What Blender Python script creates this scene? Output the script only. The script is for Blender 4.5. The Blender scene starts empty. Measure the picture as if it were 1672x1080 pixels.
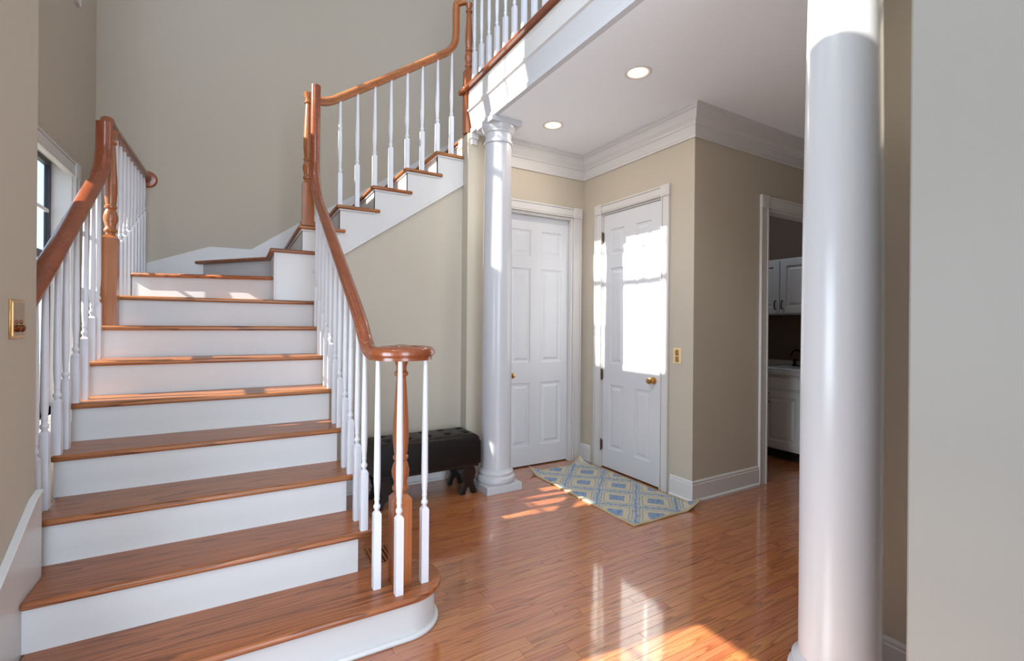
import bpy, bmesh, math, random
from mathutils import Vector, Matrix
random.seed(7)
sc = bpy.context.scene
COL = sc.collection
H = 1.36            # eye height of the photographer
W, HT = 1672, 1080

# ------------------------------------------------------------------ camera
cam_d = bpy.data.cameras.new('camera'); cam = bpy.data.objects.new('camera', cam_d); COL.objects.link(cam)
f_px = 772.6; yaw = math.radians(30.21); roll = math.radians(0.48)
cam_d.sensor_width = 36.0; cam_d.lens = 36.0 * f_px / W
cam_d.shift_y = -(540 - 529.2) / W
fw = Vector((math.sin(yaw), math.cos(yaw), 0)); r0 = Vector((math.cos(yaw), -math.sin(yaw), 0)); u0 = Vector((0, 0, 1))
rr = r0 * math.cos(roll) + u0 * math.sin(roll); uu = -r0 * math.sin(roll) + u0 * math.cos(roll)
M = Matrix((rr, uu, -fw)).transposed().to_4x4(); M.translation = Vector((0, 0, H))
cam.matrix_world = M
cam_d.clip_start = 0.05
sc.camera = cam

# ------------------------------------------------------------------ world, sun, daylight
wd = bpy.data.worlds.new('sky'); sc.world = wd; wd.use_nodes = True
bg = wd.node_tree.nodes['Background']; bg.inputs[0].default_value = (0.62, 0.78, 1.0, 1); bg.inputs[1].default_value = 2.2

SUN_DIR = Vector((1.0, -0.12, -0.69)).normalized()
sd = bpy.data.lights.new('sun', 'SUN'); sd.energy = 19.0; sd.angle = math.radians(0.53); sd.color = (1.0, 0.93, 0.82)
so = bpy.data.objects.new('sun', sd); COL.objects.link(so); so.rotation_euler = SUN_DIR.to_track_quat('-Z', 'Y').to_euler()

def area(name, loc, direction, sx, sy, power, col):
    d = bpy.data.lights.new(name, 'AREA'); d.shape = 'RECTANGLE'; d.size = sx; d.size_y = sy; d.energy = power; d.color = col
    o = bpy.data.objects.new(name, d); COL.objects.link(o); o.location = loc
    o.rotation_euler = Vector(direction).to_track_quat('-Z', 'Z').to_euler()
    return o
# fill lamps added for daylight: assumed unseen front opening, and left wall's glazed openings
area('front_fill', (0.1, -2.95, 1.6), (0, 1, 0.05), 2.0, 2.0, 128, (0.75, 0.87, 1.0))
area('front_fill_upper', (0.1, -2.95, 4.2), (0, 1, -0.05), 2.0, 1.8, 60, (0.80, 0.89, 1.0))
area('daylight_left_upper', (-1.09, 1.15, 4.95), (1, 0, -0.25), 1.1, 1.1, 90, (0.84, 0.92, 1.0))
area('daylight_left_lower', (-1.09, 1.2, 1.35), (1, 0, 0.1), 1.1, 1.2, 55, (0.72, 0.86, 1.0))

area('laundry_fill', (4.5, 3.2, 3.0), (0, 0, -1), 0.4, 0.4, 5, (0.75, 0.86, 1.0))  # unseen lamp without a fixture, added to brighten the laundry
sc.view_settings.view_transform = 'Standard'; sc.view_settings.look = 'None'
sc.view_settings.exposure = 0.0; sc.view_settings.gamma = 1.0; sc.view_settings.use_curve_mapping = False
sc.cycles.use_denoising = True
sc.cycles.max_bounces = 10; sc.cycles.diffuse_bounces = 6; sc.cycles.glossy_bounces = 4
sc.cycles.transparent_max_bounces = 12
sc.cycles.caustics_reflective = True; sc.cycles.blur_glossy = 0.3
sc.cycles.sample_clamp_indirect = 10.0

# ------------------------------------------------------------------ materials
def srgb(r, g, b):
    def c(v):
        v /= 255.0
        return v / 12.92 if v <= 0.04045 else ((v + 0.055) / 1.055) ** 2.4
    return (c(r), c(g), c(b), 1)
class NT:
    def __init__(s, name):
        s.m = bpy.data.materials.new(name); s.m.use_nodes = True; s.t = s.m.node_tree; s.n = s.t.nodes
        s.b = s.n['Principled BSDF']
    def new(s, typ, **kw):
        x = s.n.new(typ)
        for k, v in kw.items(): setattr(x, k, v)
        return x
    def link(s, a, b): s.t.links.new(a, b)
    def math(s, op, a, b=None, c=None):
        x = s.n.new('ShaderNodeMath'); x.operation = op
        for i, v in enumerate((a, b, c)):
            if v is None: continue
            if isinstance(v, (int, float)): x.inputs[i].default_value = v
            else: s.link(v, x.inputs[i])
        return x.outputs[0]
    def ramp(s, fac, stops, interp='LINEAR'):
        x = s.n.new('ShaderNodeValToRGB'); x.color_ramp.interpolation = interp
        e = x.color_ramp.elements
        while len(e) < len(stops): e.new(0.5)
        for el, (p, c) in zip(e, stops): el.position = p; el.color = c
        s.link(fac, x.inputs[0]); return x.outputs[0]
    def mix(s, fac, a, b, mode='MIX'):
        x = s.n.new('ShaderNodeMix'); x.data_type = 'RGBA'; x.blend_type = mode
        for sock, v in ((x.inputs[0], fac), (x.inputs[6], a), (x.inputs[7], b)):
            if isinstance(v, (int, float)): sock.default_value = v
            elif isinstance(v, tuple): sock.default_value = v
            else: s.link(v, sock)
        return x.outputs[2]
    def noise(s, vec, scale, detail=3, rough=0.5):
        x = s.n.new('ShaderNodeTexNoise'); x.inputs['Scale'].default_value = scale
        x.inputs['Detail'].default_value = detail; x.inputs['Roughness'].default_value = rough
        s.link(vec, x.inputs['Vector']); return x.outputs['Fac']
    def bump(s, h, strength, dist=0.002):
        x = s.n.new('ShaderNodeBump'); x.inputs['Strength'].default_value = strength; x.inputs['Distance'].default_value = dist
        s.link(h, x.inputs['Height']); s.link(x.outputs[0], s.b.inputs['Normal'])

def paint(name, col, rough=0.5, var=0.03, bump=0.05, spec=0.5, scale=60):
    t = NT(name); pos = t.new('ShaderNodeNewGeometry').outputs['Position']
    n = t.noise(pos, 1.3, 2); c2 = tuple(max(0, v * (1 - var * 2)) for v in col[:3]) + (1,)
    t.link(t.mix(n, col, c2), t.b.inputs['Base Color'])
    t.b.inputs['Roughness'].default_value = rough; t.b.inputs['Specular IOR Level'].default_value = spec
    if bump: t.bump(t.noise(pos, scale, 3), bump, 0.003)
    return t.m

def oak(name, light, dark, rough, axis='X', island=False, coat=0.0, vary=0.25, ringc=11.0, spec=0.5, bump=0.05, rw=0.42):
    t = NT(name); pos = t.new('ShaderNodeNewGeometry').outputs['Position']
    rnd = t.new('ShaderNodeObjectInfo').outputs['Random']
    if island: rnd = t.new('ShaderNodeNewGeometry').outputs['Random Per Island']
    off = t.new('ShaderNodeCombineXYZ')
    for i in range(3): t.link(t.math('MULTIPLY', rnd, (31.0, 17.3, 23.7)[i]), off.inputs[i])
    add = t.new('ShaderNodeVectorMath', operation='ADD'); t.link(pos, add.inputs[0]); t.link(off.outputs[0], add.inputs[1])
    def sc_(v):
        m = t.new('ShaderNodeVectorMath', operation='MULTIPLY'); t.link(add.outputs[0], m.inputs[0])
        a, b = v
        m.inputs[1].default_value = {'X': (a, b, b), 'Y': (b, a, b), 'Z': (b, b, a)}[axis]; return m.outputs[0]
    n1 = t.noise(sc_((0.9, 13.0)), 1.0, 2, 0.4)
    ring = t.math('FRACT', t.math('MULTIPLY', n1, ringc))
    rl = t.ramp(ring, [(0.0, (0, 0, 0, 1)), (0.10, (1, 1, 1, 1)), (0.75, (0.65, 0.65, 0.65, 1)), (1.0, (0.1, 0.1, 0.1, 1))])
    n2 = t.noise(sc_((5.0, 170.0)), 1.0, 3, 0.6)
    n3 = t.noise(sc_((0.6, 2.5)), 1.0, 2)
    fac = t.math('ADD', t.math('MULTIPLY', rl, rw), t.math('ADD', t.math('MULTIPLY', n2, 0.87 - rw), t.math('MULTIPLY', n3, 0.25)))
    c = t.ramp(fac, [(0.28, dark), (0.52, tuple((a + b) / 2 for a, b in zip(light, dark))), (0.80, light)])
    hs = t.new('ShaderNodeHueSaturation'); t.link(c, hs.inputs['Color'])
    t.link(t.math('ADD', t.math('MULTIPLY', rnd, vary), 1.0 - vary / 2), hs.inputs['Value'])
    t.link(t.math('ADD', t.math('MULTIPLY', rnd, 0.012), 0.497), hs.inputs['Hue'])
    t.link(hs.outputs[0], t.b.inputs['Base Color'])
    t.b.inputs['Roughness'].default_value = rough; t.b.inputs['Specular IOR Level'].default_value = spec
    t.b.inputs['Coat Weight'].default_value = coat; t.b.inputs['Coat Roughness'].default_value = 0.07; t.b.inputs['Coat IOR'].default_value = 1.6 if coat < 0.9 else 1.85
    wav = t.noise(sc_((1.5, 6.0)), 1.0, 1)
    t.bump(t.math('ADD', t.math('MULTIPLY', n2, 0.3), wav), bump, 0.004)
    return t.m

def metal(name, col, rough=0.3, metallic=1.0):
    t = NT(name); pos = t.new('ShaderNodeNewGeometry').outputs['Position']
    n = t.noise(pos, 40, 2); t.link(t.mix(n, col, tuple(v * .8 for v in col[:3]) + (1,)), t.b.inputs['Base Color'])
    t.b.inputs['Metallic'].default_value = metallic; t.b.inputs['Roughness'].default_value = rough; return t.m

WALLC = srgb(188, 179, 164)
M_WALL = paint('wall_paint_greige', WALLC, 0.7, 0.02, 0.06, 0.25, 220)
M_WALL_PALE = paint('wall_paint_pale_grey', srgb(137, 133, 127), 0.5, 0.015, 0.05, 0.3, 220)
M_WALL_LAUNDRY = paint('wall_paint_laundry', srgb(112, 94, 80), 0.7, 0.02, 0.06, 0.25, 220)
M_TRIM = paint('trim_paint_white', srgb(207, 205, 204), 0.32, 0.01, 0.0, 0.5)
M_COLUMN = paint('column_paint_white', srgb(186, 186, 190), 0.27, 0.01, 0.0, 0.5)
M_BAL = paint('baluster_paint_white', srgb(214, 216, 223), 0.3, 0.01, 0.0, 0.5)
M_RISER = paint('riser_paint_white', srgb(201, 199, 199), 0.4, 0.02, 0.02, 0.4)
M_CEIL = paint('ceiling_paint', srgb(234, 238, 243), 0.8, 0.01, 0.05, 0.2, 200)
M_DOOR = paint('door_paint_white', srgb(207, 209, 214), 0.35, 0.01, 0.0, 0.5)
M_CAB = paint('cabinet_paint', srgb(205, 205, 205), 0.4, 0.02, 0.0, 0.4)
M_OAKF = oak('oak_floor', srgb(184, 112, 70), srgb(116, 58, 32), 0.28, 'X', False, 1.0, 0.13)
M_OAKFS = oak('oak_floor_field', srgb(184, 112, 70), srgb(116, 58, 32), 0.28, 'X', True, 1.0, 0.13)
M_TREAD = oak('oak_tread', srgb(165, 99, 58), srgb(84, 43, 24), 0.34, 'X', False, 0.04, 0.10, 9.0)
M_RAIL = oak('oak_rail', srgb(150, 80, 44), srgb(104, 50, 26), 0.25, 'Y', False, 0.25, 0.05, 2.0, rw=0.12)
M_RAILX = oak('oak_rail_x', srgb(178, 106, 64), srgb(128, 66, 38), 0.25, 'X', False, 0.25, 0.05, 2.0, rw=0.12)
M_NEWEL = oak('oak_newel', srgb(166, 94, 54), srgb(122, 62, 34), 0.28, 'Z', False, 0.25, 0.05, 2.5, rw=0.12)
M_BRASS = metal('brass', srgb(224, 178, 110), 0.22)
M_BRASSD = metal('brass_tarnished', srgb(140, 84, 48), 0.35)
M_HINGE = metal('hinge_metal', srgb(120, 104, 90), 0.4)
M_DARKM = metal('dark_bronze', srgb(46, 38, 34), 0.4, 0.8)
M_ALMOND = paint('almond_plastic', srgb(226, 204, 160), 0.4, 0.01, 0.0, 0.5)
M_GAP = paint('shadow_gap_dark_wood', srgb(60, 34, 22), 0.8, 0.02, 0.0, 0.2)
M_SASH = paint('dark_sash', srgb(40, 42, 52), 0.4, 0.02, 0.0, 0.4)
M_COUNTER = paint('counter_pale', srgb(196, 190, 186), 0.35, 0.08, 0.0, 0.5)
M_TOE = paint('toe_kick_dark', srgb(40, 30, 26), 0.7, 0.02, 0.0, 0.2)

def leather():
    t = NT('dark_leather'); pos = t.new('ShaderNodeNewGeometry').outputs['Position']
    v = t.new('ShaderNodeTexVoronoi'); v.inputs['Scale'].default_value = 160; t.link(pos, v.inputs['Vector'])
    t.link(t.mix(t.noise(pos, 9, 2), srgb(9, 6, 5), srgb(22, 14, 12)), t.b.inputs['Base Color'])
    t.b.inputs['Roughness'].default_value = 0.36; t.b.inputs['Specular IOR Level'].default_value = 0.3; t.bump(v.outputs['Distance'], 0.15, 0.002); return t.m
M_LEATHER = leather()
M_DARKWOOD = paint('dark_bench_wood', srgb(26, 17, 14), 0.3, 0.1, 0.0, 0.5)

def glass():
    t = NT('window_glass'); t.n.remove(t.b)
    tr = t.new('ShaderNodeBsdfTransparent'); tr.inputs[0].default_value = (0.96, 0.98, 0.99, 1)
    gl = t.new('ShaderNodeBsdfGlossy'); gl.inputs['Roughness'].default_value = 0.02
    fr = t.new('ShaderNodeFresnel'); g_ = t.new('ShaderNodeNewGeometry'); t.link(t.math('SUBTRACT', 1.3, t.math('MULTIPLY', g_.outputs['Backfacing'], 1.3 - 1 / 1.3)), fr.inputs[0])
    mx = t.new('ShaderNodeMixShader'); t.link(fr.outputs[0], mx.inputs[0]); t.link(tr.outputs[0], mx.inputs[1]); t.link(gl.outputs[0], mx.inputs[2])
    t.link(mx.outputs[0], t.n['Material Output'].inputs[0]); return t.m
M_GLASS = glass()

def lamp_glow():
    t = NT('downlight_lens'); t.b.inputs['Base Color'].default_value = (1, .9, .8, 1)
    t.b.inputs['Emission Color'].default_value = (1.0, 0.80, 0.66, 1); t.b.inputs['Emission Strength'].default_value = 0.95; return t.m
M_LAMP = lamp_glow()
def lamp_baffle():
    t = NT('downlight_baffle'); t.b.inputs['Base Color'].default_value = srgb(246, 220, 198); t.b.inputs['Roughness'].default_value = .5
    t.b.inputs['Emission Color'].default_value = (1.0, 0.78, 0.6, 1); t.b.inputs['Emission Strength'].default_value = .35; return t.m
M_BAFFLE = lamp_baffle()

def rug_mat():
    t = NT('woven_rug'); pos = t.new('ShaderNodeTexCoord').outputs['UV']
    nz = t.new('ShaderNodeTexNoise'); nz.inputs['Scale'].default_value = 14; nz.inputs['Detail'].default_value = 2; t.link(pos, nz.inputs['Vector'])
    sv = t.new('ShaderNodeVectorMath', operation='MULTIPLY_ADD'); t.link(nz.outputs['Color'], sv.inputs[0])
    sv.inputs[1].default_value = (0.035, 0.035, 0); t.link(pos, sv.inputs[2])
    sep = t.new('ShaderNodeSeparateXYZ'); t.link(sv.outputs[0], sep.inputs[0])
    u = t.math('DIVIDE', t.math('SUBTRACT', sep.outputs[0], 2.597), 0.415)
    v = t.math('DIVIDE', t.math('SUBTRACT', sep.outputs[1], 2.797), 0.41)
    p = t.math('ADD', u, v); q = t.math('SUBTRACT', u, v)
    def cell(x): return t.math('ABSOLUTE', t.math('SUBTRACT', t.math('FRACT', t.math('ADD', x, 0.5)), 0.5))
    d = t.math('MAXIMUM', cell(p), cell(q))
    blue = srgb(112, 146, 188); blued = srgb(56, 72, 116); cream = srgb(190, 182, 160); yel = srgb(200, 182, 132); teal = srgb(142, 162, 172); lt = srgb(176, 182, 184); dk = srgb(110, 112, 124)
    base = t.ramp(d, [(0.0, blue), (0.195, yel), (0.225, cream), (0.29, lt), (0.325, dk), (0.34, cream), (0.385, teal), (0.42, cream), (0.44, lt), (0.465, blue)], 'CONSTANT')
    wv = t.new('ShaderNodeVectorMath', operation='MULTIPLY'); t.link(pos, wv.inputs[0]); wv.inputs[1].default_value = (70, 40, 1)
    n1 = t.noise(wv.outputs[0], 1.0, 2, 0.6)
    dark = t.ramp(n1, [(0.50, (0, 0, 0, 1)), (0.62, (1, 1, 1, 1))]); inb = t.math('LESS_THAN', d, 0.19); band = t.math('GREATER_THAN', d, 0.395)
    m1 = t.mix(t.math('MULTIPLY', dark, t.math('MULTIPLY', t.math('ADD', inb, t.math('MULTIPLY', band, .9)), 0.75)), base, blued)
    n2 = t.noise(pos, 90, 3, 0.7)
    m2 = t.mix(t.math('MULTIPLY', t.ramp(n2, [(0.46, (0, 0, 0, 1)), (0.62, (1, 1, 1, 1))]), 0.6), m1, srgb(184, 176, 156))
    # plain jute hem along the border
    s2 = t.new('ShaderNodeSeparateXYZ'); t.link(pos, s2.inputs[0])
    def edge(o, a, b): return t.math('MINIMUM', t.math('SUBTRACT', o, a), t.math('SUBTRACT', b, o))
    e = t.math('LESS_THAN', t.math('MINIMUM', edge(s2.outputs[0], 2.32, 3.0), edge(s2.outputs[1], 2.33, 3.66)), 0.022)
    t.link(t.mix(e, m2, srgb(176, 158, 128)), t.b.inputs['Base Color'])
    t.b.inputs['Roughness'].default_value = 0.95; t.b.inputs['Specular IOR Level'].default_value = 0.1
    t.bump(n1, 0.5, 0.004); return t.m
M_RUG = rug_mat()

# ------------------------------------------------------------------ mesh helpers
class MB:
    def __init__(s): s.v = []; s.f = []
    def add(s, vs, fs):
        o = len(s.v); s.v += [tuple(v) for v in vs]; s.f += [tuple(i + o for i in f) for f in fs]; return s
    def box(s, x0, x1, y0, y1, z0, z1):
        return s.add([(x0, y0, z0), (x1, y0, z0), (x1, y1, z0), (x0, y1, z0), (x0, y0, z1), (x1, y0, z1), (x1, y1, z1), (x0, y1, z1)],
                     [(0, 3, 2, 1), (4, 5, 6, 7), (0, 1, 5, 4), (1, 2, 6, 5), (2, 3, 7, 6), (3, 0, 4, 7)])
    def prism(s, pts, z0, z1):          # outline (x, y), counter clockwise
        n = len(pts)
        a = sum(pts[i][0] * pts[(i + 1) % n][1] - pts[(i + 1) % n][0] * pts[i][1] for i in range(n))
        if a < 0: pts = pts[::-1]
        return s.add([(p[0], p[1], z0) for p in pts] + [(p[0], p[1], z1) for p in pts],
                     [tuple(range(n))[::-1], tuple(range(n, 2 * n))] + [(i, (i + 1) % n, n + (i + 1) % n, n + i) for i in range(n)])
    def prism_y(s, pts, y0, y1):        # outline (x, z) extruded along y
        n = len(pts)
        a = sum(pts[i][0] * pts[(i + 1) % n][1] - pts[(i + 1) % n][0] * pts[i][1] for i in range(n))
        if a > 0: pts = pts[::-1]
        return s.add([(p[0], y0, p[1]) for p in pts] + [(p[0], y1, p[1]) for p in pts],
                     [tuple(range(n))[::-1], tuple(range(n, 2 * n))] + [(i, (i + 1) % n, n + (i + 1) % n, n + i) for i in range(n)])
    def prism_x(s, pts, x0, x1):        # outline (y, z) extruded along x
        n = len(pts)
        a = sum(pts[i][0] * pts[(i + 1) % n][1] - pts[(i + 1) % n][0] * pts[i][1] for i in range(n))
        if a < 0: pts = pts[::-1]
        return s.add([(x0, p[0], p[1]) for p in pts] + [(x1, p[0], p[1]) for p in pts],
                     [tuple(range(n))[::-1], tuple(range(n, 2 * n))] + [(i, (i + 1) % n, n + (i + 1) % n, n + i) for i in range(n)])
    def lathe(s, prof, cx=0, cy=0, seg=32, axis='Z', o=(0, 0, 0)):
        vs = []; fs = []; n = len(prof)
        for r, z in prof:
            for k in range(seg):
                a = 2 * math.pi * k / seg; x = r * math.cos(a); y = r * math.sin(a)
                if axis == 'Z': vs.append((cx + x, cy + y, z))
                elif axis == 'X': vs.append((o[0] + z, o[1] + x, o[2] + y))
                else: vs.append((o[0] + x, o[1] + z, o[2] + y))
        for i in range(n - 1):
            for k in range(seg):
                k2 = (k + 1) % seg
                q = (i * seg + k, i * seg + k2, (i + 1) * seg + k2, (i + 1) * seg + k)
                fs.append(q)
        fs.append(tuple(range(seg))[::-1]); fs.append(tuple((n - 1) * seg + k for k in range(seg)))
        return s.add(vs, fs)
    def sweep(s, path, prof, side=None, close=True):
        path = [Vector(p) for p in path]; n = len(path); m = len(prof); vs = []; last = Vector(side) if side else None
        for i, p in enumerate(path):
            t = (path[min(i + 1, n - 1)] - path[max(i - 1, 0)]).normalized()
            h = Vector((t.x, t.y, 0))
            sd_ = Vector((t.y, -t.x, 0)).normalized() if (h.length > 0.12) else last
            if sd_ is None: sd_ = Vector((1, 0, 0))
            if last is not None and sd_.dot(last) < 0 and h.length < 0.3: sd_ = last
            last = sd_; up = sd_.cross(t).normalized()
            for a, b in prof: vs.append(p + sd_ * a + up * b)
        fs = []
        for i in range(n - 1):
            for k in range(m):
                k2 = (k + 1) % m; fs.append((i * m + k, i * m + k2, (i + 1) * m + k2, (i + 1) * m + k))
        fs.append(tuple(range(m))[::-1]); fs.append(tuple((n - 1) * m + k for k in range(m)))
        return s.add(vs, fs)
    def tube(s, path, r, seg=10):
        prof = [(r * math.cos(2 * math.pi * k / seg), r * math.sin(2 * math.pi * k / seg)) for k in range(seg)]
        return s.sweep(path, prof)
    def mesh(s, name, smooth=35):
        me = bpy.data.meshes.new(name); me.from_pydata(s.v, [], s.f); me.validate(); me.update()
        bm = bmesh.new(); bm.from_mesh(me); bmesh.ops.recalc_face_normals(bm, faces=bm.faces); bm.to_mesh(me); bm.free()
        if smooth:
            me.shade_smooth(); me.set_sharp_from_angle(angle=math.radians(smooth))
        return me
    def build(s, name, mat, parent=None, bevel=0, smooth=35, seg=2):
        me = s.mesh(name, smooth); me.materials.append(mat)
        o = bpy.data.objects.new(name, me); COL.objects.link(o)
        if bevel:
            b = o.modifiers.new('bevel', 'BEVEL'); b.width = bevel; b.segments = seg; b.limit_method = 'ANGLE'; b.angle_limit = math.radians(40)
        if parent is not None: o.parent = parent
        return o
def reparent_keep(o, parent):
    o.parent = parent; o.matrix_parent_inverse = parent.matrix_world.inverted()
def tag(o, label=None, cat=None, group=None, kind=None):
    if label: o['label'] = label
    if cat: o['category'] = cat
    if group: o['group'] = group
    if kind: o['kind'] = kind
    return o
def empty(name, loc=(0, 0, 0)):
    o = bpy.data.objects.new(name, None); COL.objects.link(o); o.location = loc; o.empty_display_size = 0.1; return o
class Thing:
    """An Empty at the thing's base; parts are modelled in world coordinates and shifted to it."""
    def __init__(s, name, loc, label=None, cat=None, group=None, kind=None):
        s.o = empty(name, loc); s.l = Vector(loc); tag(s.o, label, cat, group, kind)
    def part(s, name, mb, mat, bevel=0, smooth=35, label=None, parent=None, seg=2, origin=None):
        base = Vector(origin) if origin else s.l
        mb.v = [tuple(Vector(v) - base) for v in mb.v]
        par = parent if parent is not None else s.o
        o = mb.build(name, mat, None, bevel, smooth, seg); o.parent = par
        pl = s.l if parent is None else parent['_w']
        o.location = base - Vector(pl)
        o['_w'] = tuple(base)
        if label: o['label'] = label
        return o
def struct(name, mb, mat, label=None, bevel=0, smooth=35, cat=None):
    o = mb.build(name, mat, None, bevel, smooth); return tag(o, label, cat, None, 'structure')

def wall_cells(a0, a1, z0, z1, holes):
    """rectangles (a0, a1, z0, z1) that cover a wall face minus its holes"""
    as_ = sorted({a0, a1, *[h[0] for h in holes], *[h[1] for h in holes]}); zs = sorted({z0, z1, *[h[2] for h in holes], *[h[3] for h in holes]})
    out = []
    for i in range(len(as_) - 1):
        for j in range(len(zs) - 1):
            ca = (as_[i] + as_[i + 1]) / 2; cz = (zs[j] + zs[j + 1]) / 2
            if not any(h[0] < ca < h[1] and h[2] < cz < h[3] for h in holes): out.append((as_[i], as_[i + 1], zs[j], zs[j + 1]))
    return out
def wall_mesh(axis, p0, p1, a0, a1, z0, z1, holes):
    mb = MB()
    for c in wall_cells(a0, a1, z0, z1, holes):
        if axis == 'X': mb.box(p0, p1, c[0], c[1], c[2], c[3])
        else: mb.box(c[0], c[1], p0, p1, c[2], c[3])
    me = bpy.data.meshes.new('w'); me.from_pydata(mb.v, [], mb.f)
    bm = bmesh.new(); bm.from_mesh(me); bmesh.ops.remove_doubles(bm, verts=bm.verts, dist=1e-5)
    # drop coincident inner faces
    seen = {}
    for f in bm.faces: seen.setdefault(frozenset(v.index for v in f.verts), []).append(f)
    bad = [f for fs in seen.values() if len(fs) > 1 for f in fs]
    bmesh.ops.delete(bm, geom=bad, context='FACES_ONLY')
    bm.verts.index_update(); out = MB(); out.v = [tuple(v.co) for v in bm.verts]; out.f = [tuple(v.index for v in f.verts) for f in bm.faces]
    bm.free(); bpy.data.meshes.remove(me); return out

# ------------------------------------------------------------------ key dimensions
XW = -1.014; YB = 5.10; XN = -0.66; YN = 2.475; ZT = 6.0
CZ = 3.03                 # ceiling under the balcony
YA = 3.775; XB = 3.03; YC = 2.437
RI = 0.19                 # riser
ZF = 18 * RI              # upper floor, 3.42
nose = {1: 1.945, 2: 2.25, 3: 2.53, 4: 2.805, 5: 3.08, 6: 3.335, 7: 3.585, 8: 3.825}
XU = lambda k: 0.395 + 0.269 * (k - 11)      # nosing x of the upper flight
YU = 3.855                                   # side nosing of the upper flight
YS = 3.88                                    # face of its stringer

# ------------------------------------------------------------------ floor
fl = Thing('floor', (0, 0, 0), None, None, None, 'structure')
fl.part('subfloor', MB().box(-1.2, 6.2, -3.1, 5.2, -0.12, -0.019), M_GAP)
PW = 0.057; GAP = 0.0004
def plank_shape(mb, x0, x1, y0, y1):
    g = GAP / 2; c = 0.0007
    a = [(x0 + g, y0 + g, -0.003), (x1 - g, y0 + g, -0.003), (x1 - g, y1 - g, -0.003), (x0 + g, y1 - g, -0.003)]
    t = [(x0 + g + c, y0 + g + c, 0), (x1 - g - c, y0 + g + c, 0), (x1 - g - c, y1 - g - c, 0), (x0 + g + c, y1 - g - c, 0)]
    b = [(p[0], p[1], -0.018) for p in a]
    mb.add(b + a + t, [(8, 9, 10, 11)] + [(4 + i, 4 + (i + 1) % 4, 8 + (i + 1) % 4, 8 + i) for i in range(4)] + [(i, (i + 1) % 4, 4 + (i + 1) % 4, 4 + i) for i in range(4)])
LENS = [0.6, 0.8, 1.0, 1.2, 1.45]
plank_mesh = {}
for L in LENS:
    mb = MB(); plank_shape(mb, 0, L, 0, PW); me = mb.mesh('plank', 0); me.materials.append(M_OAKF); plank_mesh[L] = me
rest = MB(); npl = 0
row = 0; y = -3.1
rp = random.Random(11)
while y < 5.2:
    x = -1.2 - rp.random() * 0.9
    while x < 6.2:
        L = rp.choice(LENS); x1 = x + L
        vis = (0.93 < y + PW and y < 3.86 and x1 > 0.3 and x < (3.15 if y > 2.44 else 4.3)) and not (y > 1.9 and x1 < 0.55)
        if y > 2.44 and 3.0 < x: vis = False
        if y < 1.0 and x > 2.4: vis = False
        if vis and npl < 298:
            o = bpy.data.objects.new('plank', plank_mesh[L]); COL.objects.link(o); o.location = (x, y, 0); o.parent = fl.o; npl += 1
        else: plank_shape(rest, x, x1, y, y + PW)
        x = x1
    y += PW
o = fl.part('plank_field', rest, M_OAKFS, smooth=0); o['kind'] = 'stuff'

# ------------------------------------------------------------------ walls and ceilings
W1 = (3.16, 4.47, 0.75, 2.47); W2 = (3.16, 4.47, 3.74, 5.55)
W3 = (0.50, 1.80, 4.25, 5.55); W4 = (0.50, 1.84, 0.55, 2.10)
struct('wall_left', wall_mesh('X', -1.155, XW, -3.1, YB, 0, ZT, [W1, W2, W3, W4]), M_WALL, 'greige outer wall beside the stairs with the windows')
struct('wall_left_near', wall_mesh('X', XW, XN, -3.1, YN, 0, ZT, [(W3[0], W3[1], 4.05, W3[3]), (W4[0], 1.77, 0.55, 1.98)]), M_WALL, 'greige wall at the left edge of the photo carrying the brass switch', bevel=0.004)
struct('wall_back', MB().box(-1.2, 6.2, YB, YB + 0.12, 0, ZT), M_WALL, 'tall greige wall behind the turn of the stairs')
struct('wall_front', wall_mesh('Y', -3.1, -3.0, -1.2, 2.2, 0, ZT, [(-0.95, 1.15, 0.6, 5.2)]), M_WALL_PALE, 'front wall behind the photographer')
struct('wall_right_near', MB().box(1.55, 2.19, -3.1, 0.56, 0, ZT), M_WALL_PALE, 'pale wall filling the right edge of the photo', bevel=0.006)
struct('wall_right', MB().box(2.19, 2.42, 0.40, 1.10, 0, CZ), M_WALL, 'narrow greige wall between the near column and the right edge')
struct('wall_hall', MB().box(2.42, 6.2, 0.98, 1.10, 0, CZ), M_WALL, 'hall wall hidden behind the near column')
struct('wall_hall_end', MB().box(6.08, 6.2, 1.10, YC, 0, CZ), M_WALL, 'end wall of the hall')
struct('wall_closet', wall_mesh('Y', YA, YA + 0.1, 1.92, XB, 0, CZ, [(2.13, 2.89, 0, 2.41)]), M_WALL, 'greige wall around the six panel door behind the far column')
struct('wall_alcove', wall_mesh('X', XB, XB + 0.1, YC, YA + 0.1, 0, CZ, [(2.745, 3.49, 0, 2.415)]), M_WALL, 'greige wall with the sunlit door and almond switch')
struct('wall_hall_side', wall_mesh('Y', YC, YC + 0.1, XB + 0.1, 6.2, 0, CZ, [(3.955, 4.85, 0, 2.38)]), M_WALL, 'shaded taupe wall left of the laundry doorway')
struct('wall_pier', MB().box(1.74, 1.92, YA, 3.99, 0, CZ), M_WALL, 'narrow wall end behind the far column')
struct('wall_under_stairs', MB().prism_y([(0.50, 0), (1.74, 0), (1.74, 2.62), (0.764, 1.95), (0.50, 1.77)], YS + 0.012, YS + 0.06), M_WALL, 'greige wall under the upper stair flight')
struct('wall_stair_side', MB().box(0.44, 0.485, 2.15, YS + 0.05, 0, 0.185), M_TRIM)
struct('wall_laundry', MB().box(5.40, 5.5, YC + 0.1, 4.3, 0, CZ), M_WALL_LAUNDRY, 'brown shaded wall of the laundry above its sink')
struct('wall_laundry_side', MB().box(3.13, 5.5, 4.2, 4.3, 0, CZ), M_WALL_LAUNDRY)
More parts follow.
